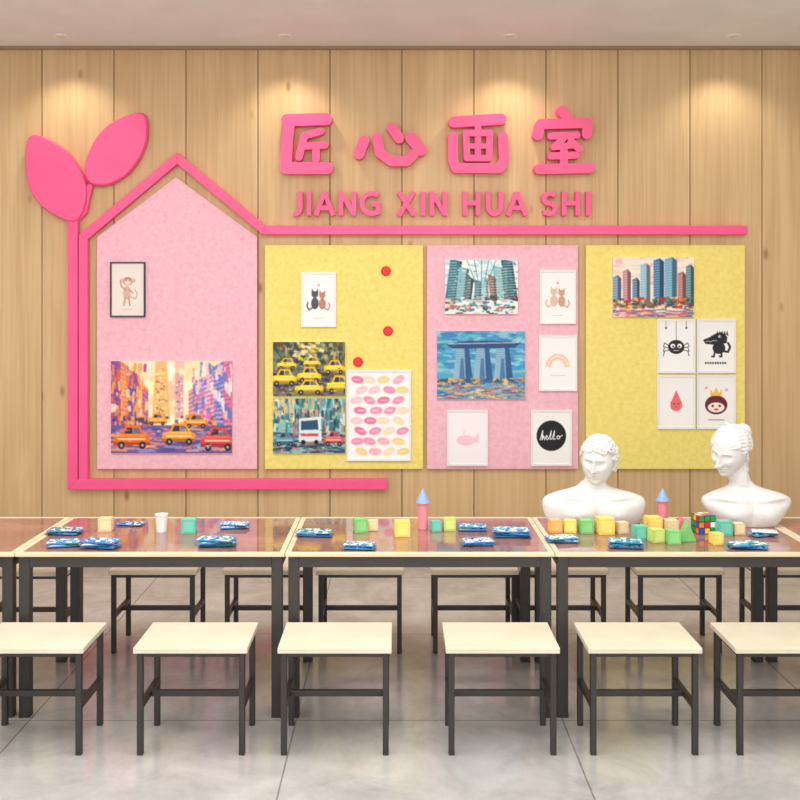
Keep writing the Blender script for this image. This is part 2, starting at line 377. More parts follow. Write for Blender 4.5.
def art_bus():
    c=Cv(90,66,(130,190,190))
    c.strokes(130,[(40,110,120),(90,170,180),(220,230,220),(30,60,80),(200,120,130),(240,190,120)],(0,0,1,.6),.05,.2,0,.1)
    c.strokes(80,[(40,80,100),(90,120,140),(210,120,130),(30,40,60)],(0,.62,1,1),.16,.04)
    c.poly([(.36,.37),(.66,.33),(.68,.78),(.36,.8)],(225,232,232)); c.poly([(.39,.42),(.62,.39),(.63,.57),(.39,.58)],(40,80,110)); c.rect(.39,.64,.63,.69,(210,70,70))
    c.ell(.42,.8,.03,.04,(20,20,26)); c.ell(.6,.8,.03,.04,(20,20,26))
    car(c,.02,.62,.28,.24,(60,140,170)); car(c,.7,.6,.28,.26,(220,90,90)); c.strokes(20,[(240,240,235),(40,100,110)],(.05,.3,.95,.95),.04,.02); c.jitter(6); return c
def art_teal():
    # looking up between towers: bright sky with converging teal facades
    c=Cv(92,68,(226,238,238))
    c.strokes(40,[(240,246,246),(200,226,230),(170,210,220)],(0,0,1,.5),.2,.06)
    for x0,x1,t,col in ((0,.16,-.02,(60,120,134)),(.14,.28,.12,(120,176,188)),(.27,.36,.3,(90,110,116)),(.84,1,-.02,(50,104,120)),(.7,.85,.1,(130,186,194)),(.62,.72,.26,(150,110,100)),(.4,.5,.36,(80,140,156)),(.5,.6,.3,(170,205,212))):
        lean=(.5-(x0+x1)/2)*.18
        c.poly([(x0+lean,t),(x1+lean,t+.05),(x1,.74),(x0,.74)],col); c.poly([(x1+lean-.03,t+.04),(x1+lean,t+.05),(x1,.74),(x1-.04,.74)],tuple(v*.6 for v in col))
        for q in range(15):
            yy=t+.07+q*.05
            if yy<.72: c.poly([(x0+lean*.5,yy),(x1,yy-.01),(x1,yy+.008),(x0+lean*.5,yy+.01)],(236,242,240),.6)
    for k in range(5): c.line([(.3+k*.1,.0),(.5+(k-2)*.03,.5)],.010,(60,110,124))
    c.strokes(60,[(30,56,66),(90,80,80),(210,196,176),(60,140,150),(190,90,80),(240,240,236)],(0,.68,1,1),.09,.05); c.strokes(26,[(240,244,242),(40,90,104)],(0,.05,1,.7),.05,.02,.5,.8); c.jitter(5); return c
def art_marina():
    c=Cv(104,80,(90,165,200))
    c.strokes(160,[(70,150,195),(110,185,215),(150,205,220),(60,130,180)],(0,0,1,.6),.2,.06)
    for i,x in enumerate((.22,.45,.68)):
        c.poly([(x,.24),(x+.14,.24),(x+.19,.76),(x-.04,.76)],(150,186,208)); c.poly([(x+.09,.24),(x+.14,.24),(x+.19,.76),(x+.11,.76)],(50,92,140))
        c.poly([(x+.05,.4),(x+.08,.4),(x+.10,.76),(x+.03,.76)],(70,120,165))
        for k in range(14): c.line([(x-.01,.28+k*.033),(x+.1,.28+k*.033)],.006,(96,144,182))
    c.poly([(.1,.2),(.3,.15),(.6,.14),(.96,.17),(.88,.25),(.18,.26)],(44,80,126)); c.line([(.13,.19),(.93,.17)],.012,(220,214,204))
    c.strokes(60,[(40,70,120),(230,150,70),(250,200,110),(70,110,160)],(0,.70,1,.78),.06,.04)
    c.strokes(130,[(60,110,170),(240,170,90),(120,180,210),(210,120,110),(250,210,150),(40,80,140)],(0,.8,1,.99),.12,.025); c.jitter(5); return c
def art_towers():
    c=Cv(100,74,(248,226,214))
    c.strokes(60,[(250,215,190),(255,235,220),(240,190,180),(210,225,235)],(0,0,1,.5),.18,.08)
    for x,t,w,col in ((.0,.3,.1,(120,150,180)),(.12,.2,.1,(200,140,150)),(.24,.34,.09,(90,130,160)),(.34,.1,.12,(150,190,210)),(.5,.02,.13,(60,120,165)),(.64,.0,.15,(110,170,200)),(.8,.24,.1,(190,120,110)),(.9,.12,.1,(90,140,150))):
        c.poly([(x,t+.04),(x+w*.6,t),(x+w,t+.06),(x+w,.8),(x,.8)],col); c.poly([(x+w*.6,t),(x+w,t+.06),(x+w,.8),(x+w*.6,.8)],tuple(v*.62 for v in col))
        for k in range(16): c.poly([(x,t+.08+k*.043),(x+w*.58,t+.06+k*.043),(x+w*.58,t+.07+k*.043),(x,t+.09+k*.043)],(235,238,236),.6)
    c.strokes(90,[(200,50,60),(240,120,60),(70,130,90),(250,210,120),(120,50,80),(40,70,90)],(0,.68,1,.86),.06,.05)
    c.strokes(60,[(230,110,120),(250,190,150),(90,110,150)],(0,.88,1,1),.16,.03); c.jitter(5); return c
PW=(246,244,242)
def cat(c,x,y,s,col,tail=1):
    c.ell(x,y+s*.55,s*.38,s*.36,col); c.ell(x,y,s*.34,s*.2,col)
    for k in (-1,1): c.poly([(x+k*s*.34,y-.02),(x+k*s*.3,y-s*.36),(x+k*s*.05,y-s*.13)],col)
    c.line([(x+tail*s*.2,y+s*.8),(x+tail*s*.6,y+s*.95),(x+tail*s*.8,y+s*.7),(x+tail*s*.7,y+s*.5)],s*.09,col)
def art_monkey():
    c=Cv(48,74,(236,224,216)); k=(190,140,128); l=(214,176,162)
    c.ell(.47,.56,.12,.13,l); c.ell(.5,.34,.15,.08,k); c.ell(.32,.33,.06,.04,l); c.ell(.68,.33,.06,.04,l); c.ell(.5,.36,.1,.05,(240,212,198))
    c.line([(.42,.5),(.3,.44),(.26,.34)],.026,k); c.line([(.52,.5),(.66,.56)],.026,k); c.line([(.42,.66),(.38,.8)],.03,k); c.line([(.53,.66),(.56,.8)],.03,k)
    c.line([(.56,.64),(.74,.68),(.8,.58),(.72,.5)],.016,k); c.ell(.45,.33,.015,.01,(60,40,40)); c.ell(.55,.33,.015,.01,(60,40,40)); c.line([(.35,.88),(.65,.88)],.010,(180,164,160)); return c
def art_cats(a,b_):
    c=Cv(50,76,PW); cat(c,.38,.40,.32,a,-1); cat(c,.62,.42,.30,b_,1); c.ell(.5,.22,.04,.022,(240,150,160)); c.line([(.34,.87),(.66,.87)],.010,(190,180,180)); return c
def art_ovals():
    c=Cv(76,104,(250,245,245)); P=[(243,150,180),(248,200,206),(244,214,150),(236,124,162),(248,176,192),(250,222,190)]
    for r in range(8):
        for q in range(4):
            x=.15+q*.23+(.06 if r%2 else -.02); y=.09+r*.118
            c.ell(x+rng.uniform(-.02,.02),y,.105,.042,P[rng.randint(6)],rng.uniform(-.5,.5)); c.line([(x-.05,y),(x+.05,y)],.007,(255,240,240))
    return c
def art_rainbow():
    c=Cv(54,76,PW)
    for i,k in enumerate([(240,200,180),(250,226,190),(238,190,190),(250,236,214)]): c.ring(.5,.58,.22-i*.035,.255-i*.035,k,True)
    c.line([(.3,.74),(.7,.74)],.01,(200,190,190)); return c
def art_whale():
    c=Cv(54,76,(248,240,242)); k=(246,200,214); c.ell(.46,.55,.25,.1,k); c.poly([(.64,.55),(.82,.40),(.78,.6)],k); c.line([(.4,.44),(.36,.34)],.012,k); c.line([(.4,.44),(.46,.34)],.012,k); return c
def art_hello():
    c=Cv(66,90,PW); c.ell(.5,.46,.4,.4*66/90,(30,30,34)); w=(250,250,250); x=.2
    c.line([(x,.54),(x+.07,.36),(x+.05,.54),(x+.09,.46),(x+.12,.54)],.018,w)
    c.line([(.33,.5),(.4,.48),(.37,.45),(.34,.5),(.39,.54),(.43,.5)],.016,w)
    c.line([(.43,.52),(.5,.36),(.47,.53),(.52,.52)],.016,w); c.line([(.52,.52),(.59,.36),(.56,.53),(.61,.52)],.016,w)
    c.ring(.5+.19,.49,.02,.038,w); c.line([(.73,.48),(.8,.45)],.016,w); return c
def art_spider():
    c=Cv(60,86,PW); k=(40,38,42); c.line([(.5,0),(.5,.4)],.010,k)
    c.ell(.5,.52,.24,.14,k)
    for s in (-1,1):
        for j in range(3): c.line([(.5+s*.2,.5+j*.04),(.5+s*.34,.44+j*.08),(.5+s*.38,.52+j*.09)],.014,k)
        c.ell(.5+s*.1,.5,.07,.045,(250,250,250)); c.ell(.5+s*.09,.51,.03,.02,k)
        c.line([(.2 if s<0 else .8,0),(.2 if s<0 else .8,.12)],.010,k); c.ell(.2 if s<0 else .8,.14,.03,.02,k)
    c.line([(.42,.59),(.58,.59)],.012,(250,250,250)); return c
def art_gator():
    c=Cv(60,86,PW); k=(36,40,46); c.poly([(.12,.38),(.3,.33),(.46,.26),(.66,.22),(.82,.32),(.8,.44),(.56,.48),(.2,.46)],k); c.ell(.58,.54,.18,.12,k)
    c.line([(.7,.6),(.84,.62),(.9,.52),(.84,.44)],.04,k); c.line([(.46,.62),(.44,.71),(.38,.71)],.035,k); c.line([(.64,.62),(.66,.71),(.6,.71)],.035,k)
    for j in range(5): c.poly([(.5+j*.07,.27),(.535+j*.07,.19),(.57+j*.07,.3)],k)
    c.ell(.6,.31,.04,.025,(250,250,250)); c.ell(.61,.31,.018,.012,k); c.line([(.2,.42),(.28,.4),(.34,.42),(.42,.39),(.52,.4)],.010,(250,250,250))
    for j in range(9): c.rect(.18+j*.07,.82,.225+j*.07,.86,k)
    return c
def art_drop():
    c=Cv(60,86,PW); k=(236,110,114); c.ell(.5,.56,.18,.125,k); c.poly([(.5,.26),(.335,.52),(.665,.52)],k); c.ell(.44,.54,.025,.016,(90,40,50)); c.ell(.56,.54,.025,.016,(90,40,50)); c.line([(.46,.6),(.54,.6)],.010,(90,40,50)); return c
def art_king():
    c=Cv(60,86,PW); k=(110,34,50); c.ell(.5,.56,.32,.19,k); c.ell(.5,.61,.24,.10,(250,235,225)); c.ell(.4,.58,.035,.025,k); c.ell(.6,.58,.035,.025,k); c.ell(.5,.65,.07,.02,(220,80,90))
    c.poly([(.34,.38),(.32,.24),(.42,.32),(.5,.2),(.58,.32),(.68,.24),(.66,.38)],(240,200,90)); c.ell(.22,.22,.05,.03,(244,170,180)); c.ell(.8,.26,.05,.03,(244,170,180)); c.line([(.28,.86),(.72,.86)],.014,(120,90,100)); return c
def canvas(x0,y0,x1,y1,cv):
    yb=BF-0.0005; yf=BF-0.022; X0,Z1=PX(x0,y0,yf); X1,Z0=PX(x1,y1,yf)
    b=MB(); b.box(X0,X1,yf+0.0006,yb,Z0,Z1,0); b.picture(X0,X1,Z0,Z1,yf,cv,1)
    b.obj('canvas_painting',[M_CANVAS,M_PAINT])
def framed(x0,y0,x1,y1,cv,name='framed_print',fm=None,t=2.0):
    yb=BF-0.0005; yf=BF-0.02; X0,Z1=PX(x0,y0,yf); X1,Z0=PX(x1,y1,yf); t=t*yf/F
    b=MB(); b.box(X0,X0+t,yf,yb,Z0,Z1); b.box(X1-t,X1,yf,yb,Z0,Z1); b.box(X0+t,X1-t,yf,yb,Z0,Z0+t); b.box(X0+t,X1-t,yf,yb,Z1-t,Z1)
    b.box(X0+t,X1-t,yf+0.009,yb,Z0+t,Z1-t); b.picture(X0+t,X1-t,Z0+t,Z1-t,yf+0.008,cv,1)
    b.obj(name,[fm or M_WFRAME,M_PAINT])
framed(110,262,145,317,art_monkey(),fm=M_BFRAME,t=1.4)
canvas(111,361,232,453,art_pinkcity())
framed(301,272,336,327,art_cats((84,84,96),(196,130,110)))
canvas(273,342,345,396,art_taxis()); canvas(273,398.5,345,453,art_bus())
framed(346.5,370,411,461,art_ovals())
canvas(445,260,518,314,art_teal()); canvas(437,331,525,399,art_marina())
framed(540,270,576,324,art_cats((222,190,170),(206,160,140)))
framed(539,335,577,391,art_rainbow()); framed(447,410,488,466,art_whale()); framed(531,410,572,466,art_hello())
canvas(613,257,694,317,art_towers())
framed(657.5,319,695.5,373,art_spider()); framed(697,319,736,373,art_gator())
framed(657.5,375,695.5,429,art_drop()); framed(697,375,736,429,art_king())
for x,y in ((386,271),(388,331),(358,362)):
    yb=BF-0.0005; dd=BF-0.015; X,Z=PX(x,y,dd); b=MB(); R=Matrix.Translation((X,yb,Z))@Matrix.Rotation(math.pi/2,4,'X')
    b.cyl((0,0),0.036,0.036,0,0.008,28,0,R); b.cyl((0,0),0.036,0.028,0.008,0.013,28,0,R)
    b.obj('round_magnet',[M_RED])

# ---------------------------------------------------------------- tables
TY0,TY1=4.515,5.30; TZ=0.75; TW=1.22; TX0=-0.50
def table(x0):
    x1=x0+TW-0.004; b=MB(); r=0.024
    b.box(x0,x1,TY0,TY0+r,TZ-0.018,TZ,0); b.box(x0,x1,TY1-r,TY1,TZ-0.018,TZ,0)
    b.box(x0,x0+r,TY0+r,TY1-r,TZ-0.018,TZ,0); b.box(x1-r,x1,TY0+r,TY1-r,TZ-0.018,TZ,0)
    b.box(x0+r,x1-r,TY0+r,TY1-r,TZ-0.018,TZ-0.0008,1)
    i=0.012; a0,a1,c0,c1=x0+i,x1-i,TY0+i,TY1-i; zt=TZ-0.018; za=zt-0.05; w=0.03; l=0.048
    b.box(a0+l,a1-l,c0,c0+w,za,zt,2); b.box(a0+l,a1-l,c1-w,c1,za,zt,2); b.box(a0,a0+w,c0+l,c1-l,za,zt,2); b.box(a1-w,a1,c0+l,c1-l,za,zt,2)
    for xx in (a0,a1-l):
        for yy in (c0,c1-l): b.box(xx,xx+l,yy,yy+l,0.006,zt,2); b.box(xx-0.001,xx+l+0.001,yy-0.001,yy+l+0.001,0,0.006,2)
    b.obj('drawing_table',[M_EDGE,M_GLASS,M_STEEL],bevel=0.0015,bseg=1)
for k in range(-2,3): table(TX0+k*TW)

# ---------------------------------------------------------------- stools
def stool(cx,yf,w=0.472,dp=0.344,h=0.45):
    b=MB(); t=0.025; x0,x1,y0,y1=-w/2,w/2,0,dp
    b.box(x0,x1,y0,y1,h-0.024,h,1)
    i=0.012; a0,a1,c0,c1=x0+i,x1-i,y0+i,y1-i; zt=h-0.024
    for xx in (a0,a1-t):
        for yy in (c0,c1-t): b.box(xx,xx+t,yy,yy+t,0,zt,0)
    b.box(a0+t,a1-t,c0,c0+t*.7,zt-t*.7,zt,0); b.box(a0+t,a1-t,c1-t*.7,c1,zt-t*.7,zt,0)
    b.box(a0,a0+t*.7,c0+t,c1-t,zt-t*.7,zt,0); b.box(a1-t*.7,a1,c0+t,c1-t,zt-t*.7,zt,0)
    z=0.20; b.box(a0,a0+t,c0+t,c1-t,z-t/2,z+t/2,0); b.box(a1-t,a1,c0+t,c1-t,z-t/2,z+t/2,0)
    m=dp/2; b.box(a0+t,a1-t,m-t/2,m+t/2,z-t/2,z+t/2,0)
    b.obj('stool',[M_STEEL,M_SEAT],loc=(cx,yf,0),bevel=0.003)
for xp in (26,190,334.5,503,645.5,793): stool((xp-XV)*4.132/F,4.132)
for xp in (152,266,360,475,565,681): stool((xp-XV)*5.36/F,5.36)
stool((22-XV)*5.33/F,5.33); stool((802-XV)*5.36/F,5.36)

# ---------------------------------------------------------------- items on table
def TP(x,yb): d=(H-TZ)*F/(yb-YH); return (x-XV)*d/F,d
PLACED=[]
for k in range(-2,3): PLACED.append((0.985+0.02+k*0.085,5.14,0.135))
for k in range(-2,3): PLACED.append((1.77+k*0.07,5.14,0.135))
def place(X,Y,r):
    for ring in range(0,40):
        rad=ring*0.008
        for k in range(1 if ring==0 else 16):
            a=2*math.pi*k/16; x,y=X+rad*math.cos(a),Y+rad*math.sin(a)
            if y-r<TY0+0.01 or y+r>TY1-0.01: continue
            if all(math.hypot(x-q[0],y-q[1])>r+q[2]+0.002 for q in PLACED):
                PLACED.append((x,y,r)); return x,y
    return None
cm={}
def cmat(c,r=0.45):
    if c not in cm: cm[c]=noise_mat('toy_colour_%d'%len(cm),c,tuple(min(255,v+8) for v in c),12,rough=r)
    return cm[c]
YEL=(236,206,100); GRN=(120,192,110); TEAL=(96,186,160); ORG=(236,172,92); BEI=(222,200,154); PNK=(236,120,140); LBL=(140,168,212); LIME=(190,208,110)
def tower(x,yb,h,w=11):
    X,d=TP(x,yb); u=d/F; q=place(X,d+w*.5*u,w*.6*u); 
    b=MB()
    b.cyl((0,0),w*.46*u,w*.46*u,0,h*.6*u,24,0); b.cyl((0,0),w*.52*u,w*.52*u,h*.6*u,h*.64*u,24,0); b.cyl((0,0),w*.66*u,0.0015,h*.64*u,h*u,24,1)
    b.obj('toy_castle_tower',[cmat((236,140,150)),cmat(LBL)],loc=(q[0],q[1],TZ),bevel=0.001)
tower(423,530,41); tower(664,524,35)
X,d=TP(706,534); s=18*d/F; q0=place(X,d+s/2,s*.62); b=MB(); b.box(-s/2,s/2,-s/2,s/2,0,s,0)
PC=[(220,40,40),(40,150,70),(240,200,40),(240,240,240),(40,80,200),(240,130,40)]
rr=random.Random(5); c3=s/3; e=0.0012; q=c3*.43
for i in range(3):
    for j in range(3):
        p=-s/2+c3*(i+.5); h=c3*(j+.5)
        b.box(p-q,p+q,-s/2-e,-s/2,h-q,h+q,1+rr.randint(0,5)); b.box(p-q,p+q,s/2,s/2+e,h-q,h+q,1+rr.randint(0,5))
        b.box(-s/2-e,-s/2,p-q,p+q,h-q,h+q,1+rr.randint(0,5)); b.box(s/2,s/2+e,p-q,p+q,h-q,h+q,1+rr.randint(0,5))
        b.box(p-q,p+q,-s/2+c3*(j+.5)-q,-s/2+c3*(j+.5)+q,s,s+e,1+rr.randint(0,5))
b.obj('puzzle_cube',[M_BFRAME]+[cmat(c,.3) for c in PC],loc=(q0[0],q0[1],TZ),rotz=.15,bevel=0.001)
for x,yb,w,h,c in ((689,543,9,20,GRN),(683,532,7,14,PNK)):
    X,d=TP(x,yb); u=d/F; q0=place(X,d+w*u,w*1.05*u); b=MB(); b.prism([(-w*u,-0),(w*u,0),(0,h*u)],-w*.5*u,w*.5*u,0)
    if q0: b.obj('triangular_toy_block',[cmat(c)],loc=(q0[0],q0[1],TZ),rotz=.15,bevel=0.002)
X,d=TP(160,533); q0=place(X,d+.03,.036); b=MB(); b.cyl((0,0),0.024,0.031,0,0.085,28); b.cyl((0,0),0.033,0.033,0.083,0.088,28); b.obj('paper_cup',[M_WFRAME],loc=(q0[0],q0[1],TZ))
def cube(x,yb,px,c,rot=0.3):
    X,d=TP(x,yb); s=px*d/F; q0=place(X,d+s/2,s*.6)
    if not q0: return
    if abs(q0[0]-X)>0.12: PLACED.pop(); return
    b=MB(); b.box(-s/2,s/2,-s/2,s/2,0,s,0)
    e=0.0015; q=s*0.36
    b.box(-q,q,-s/2-e,-s/2,s/2-q,s/2+q,1); b.box(-q,q,s/2,s/2+e,s/2-q,s/2+q,1); b.box(-q,q,-q,q,s,s+e,1)
    b.box(-s/2-e,-s/2,-q,q,s/2-q,s/2+q,1); b.box(s/2,s/2+e,-q,q,s/2-q,s/2+q,1)
    b.obj('toy_block',[cmat(c),cmat(tuple(min(255,v+14) for v in c))],loc=(q0[0],q0[1],TZ),rotz=rot*.5,bevel=s*0.06)
for a in [(104,532,13,BEI,.2),(188,534,14,TEAL,.1),(360,533,13,GRN,.5),(371,531,10,BEI,.1),(402,537,15,YEL,.15),(436,532,10,TEAL,.4),(448,531,12,LIME,.1),
          (556,533,12,ORG,.2),(571,533,12,YEL,-.2),(587,534,13,GRN,.1),(603,535,16,YEL,.2),(618,534,11,BEI,.4),(641,540,13,TEAL,.3),(655,533,15,YEL,.1),(671,534,13,BEI,.0),
          (658,543,13,LIME,.5),(673,543,13,GRN,-.1),(724,536,14,TEAL,.1),(718,545,11,YEL,.3),(738,535,11,BEI,.2)]: cube(*a)
pal=[(36,110,190),(60,180,90),(240,244,246),(40,160,210),(40,70,130),(150,210,70),(90,200,200)]
def pouch(x,yb,px,seed,n=2):
    X,d=TP(x,yb); w=px*d/F; dp=w*0.5; b=MB(); r=random.Random(seed)
    q0=place(X,d+dp*.4,w*.5)
    if not q0 or abs(q0[0]-X)>0.1: 
        if q0: PLACED.pop()
        w*=.8; q0=place(X,d+dp*.4,w*.5)
        if not q0: return
    z=0.0; dp=w*.56
    for k in range(n):
        rot=r.uniform(-.25,.25); ox,oy=r.uniform(-.04,.04)*w,r.uniform(-.04,.04)*w; ca,sa=math.cos(rot),math.sin(rot)
        NX,NY=22,14; th=0.013; o=len(b.v); sd=r.uniform(0,50)
        base=r.choice(pal[:4]); 
        for side in (0,1):
            for j in range(NY+1):
                for i in range(NX+1):
                    u=i/NX*2-1; v=j/NY*2-1; hgt=((1-u**4)*(1-v**4))**0.6
                    wr=mnoise.noise(Vector((u*3+sd,v*3,side)))*0.003*hgt
                    px_,py_=u*w*.45,v*dp*.5
                    zz=z+th/2+(1 if side else -1)*th/2*hgt+(wr if side else 0)
                    b.v.append((ox+px_*ca-py_*sa,oy+px_*sa+py_*ca,max(zz,0.0005)))
        for side in (0,1):
            for j in range(NY):
                for i in range(NX):
                    a=o+side*(NX+1)*(NY+1)+j*(NX+1)+i; f=[a,a+1,a+NX+2,a+NX+1]
                    if not side: f=f[::-1]
                    nn=mnoise.noise(Vector((i*.3+sd,j*.4,k*3.0)))
                    if i in(0,NX-1) or j in (0,NY-1): col=(70,130,190)
                    elif nn>0.15: col=(240,244,246)
                    elif nn>0.0: col=pal[(seed+k)%7]
                    elif nn<-0.25: col=pal[(seed+3+k)%7]
                    else: col=base
                    b.c[len(b.f)]=[tuple(map(lin1,col))]*4; b.f.append(f); b.m.append(0)
        z+=th*0.95
    b.obj('paint_pouch',[M_POUCH],loc=(q0[0],q0[1],TZ),smooth=True)
M_POUCH=paint_mat(); M_POUCH.name='glossy_pouch_film'; M_POUCH.node_tree.nodes['Principled BSDF'].inputs['Roughness'].default_value=0.2
for i,(x,y,w,n) in enumerate([(98,549,40,3),(78,549,38,2),(62,535,38,2),(130,526,30,1),(215,547,42,3),(233,529,32,2),(315,537,40,2),(358,551,36,2),(467,531,32,2),(478,546,36,2),(513,538,42,3),(563,543,36,2),(627,549,38,3),(745,550,42,2),(766,537,30,2)]):
    pouch(x,y,w,i+1,n)

# ---------------------------------------------------------------- plaster busts
def ico(bm_,M,sub=3):
    bmesh.ops.create_icosphere(bm_,subdivisions=sub,radius=1,matrix=M)
def ellm(c,r,rot=(0,0,0)):
    return Matrix.Translation(c)@Euler(rot).to_matrix().to_4x4()@Matrix.Diagonal((r[0],r[1],r[2],1))
def torus(bm_,M,R,r,n=14,m=8):
    rings=[]
    for i in range(n):
        a=2*math.pi*i/n
        rings.append([bm_.verts.new(M@Vector(((R+r*math.cos(2*math.pi*j/m))*math.cos(a),(R+r*math.cos(2*math.pi*j/m))*math.sin(a),r*math.sin(2*math.pi*j/m)))) for j in range(m)])
    for i in range(n):
        for j in range(m): bm_.faces.new((rings[i][j],rings[(i+1)%n][j],rings[(i+1)%n][(j+1)%m],rings[i][(j+1)%m]))
def tube(bm_,pts,rad,m=8):
    rings=[]; n=len(pts)
    for i,p in enumerate(pts):
        t=(pts[min(i+1,n-1)]-pts[max(i-1,0)]).normalized(); q=t.to_track_quat('Z','Y'); rr=rad*(0.45 if i in (0,n-1) else 1)
        rings.append([bm_.verts.new(p+q@Vector((rr*math.cos(2*math.pi*j/m),rr*math.sin(2*math.pi*j/m),0))) for j in range(m)])
    for i in range(n-1):
        for j in range(m): bm_.faces.new((rings[i][j],rings[i][(j+1)%m],rings[i+1][(j+1)%m],rings[i+1][j]))
    bm_.faces.new(rings[0][::-1]); bm_.faces.new(rings[-1])
def head_mesh(sc,sx=0.66,sy=0.86,female=False):
    t=bmesh.new(); bmesh.ops.create_icosphere(t,subdivisions=6,radius=1)
    def G(a,s): return math.exp(-(a/s)**2)
    for v in t.verts:
        x,y,z=v.co; tt=max(0,-z); X=x*sx*(1-(0.34 if female else .26)*tt**1.6); Y=y*sy; Z=z
        if y>0: Y*=(1-0.35*tt)
        if y<0:
            Y=-abs(y)**0.72*sy; k=min(1,abs(y)*1.6); dy=0
            for s in (-1,1):
                dy+=0.24*G(X-s*.24,.14)*G(Z-.03,.10)
                dy-=0.13*G(X-s*.24,.085)*G(Z-.01,.05)
                dy+=0.03*G(X-s*.24,.11)*G(Z-.075,.014); dy+=0.025*G(X-s*.24,.10)*G(Z+.055,.014)
                dy-=(0.05 if female else .09)*G(X-s*.22,.17)*G(Z-.17,.05)
                dy-=0.05*G(X-s*.36,.14)*G(Z+.2,.16)
                dy+=0.035*G(X-s*.2,.05)*G(Z+.42,.12)
            if -.34<Z<.2: u=(0.2-Z)/.50; dy-=(0.09+0.25*u)*G(X,.065+.035*u)
            elif Z<=-.34: dy-=0.35*G(X,.10)*G(Z+.34,.035)
            dy-=0.075*G(X,.09)*G(Z+.28,.06)
            for s in (-1,1): dy-=0.09*G(X-s*.11,.045)*G(Z+.28,.055)
            dy-=0.12*G(X,.16)*G(Z+.47,.042); dy-=0.13*G(X,.13)*G(Z+.575,.042); dy+=0.14*G(X,.19)*G(Z+.522,.017)
            dy+=0.07*G(X,.2)*G(Z+.66,.045); dy-=0.15*G(X,.17)*G(Z+.82,.12)
            Y+=dy*k
        v.co=Vector((X,Y,Z))*sc
    return t
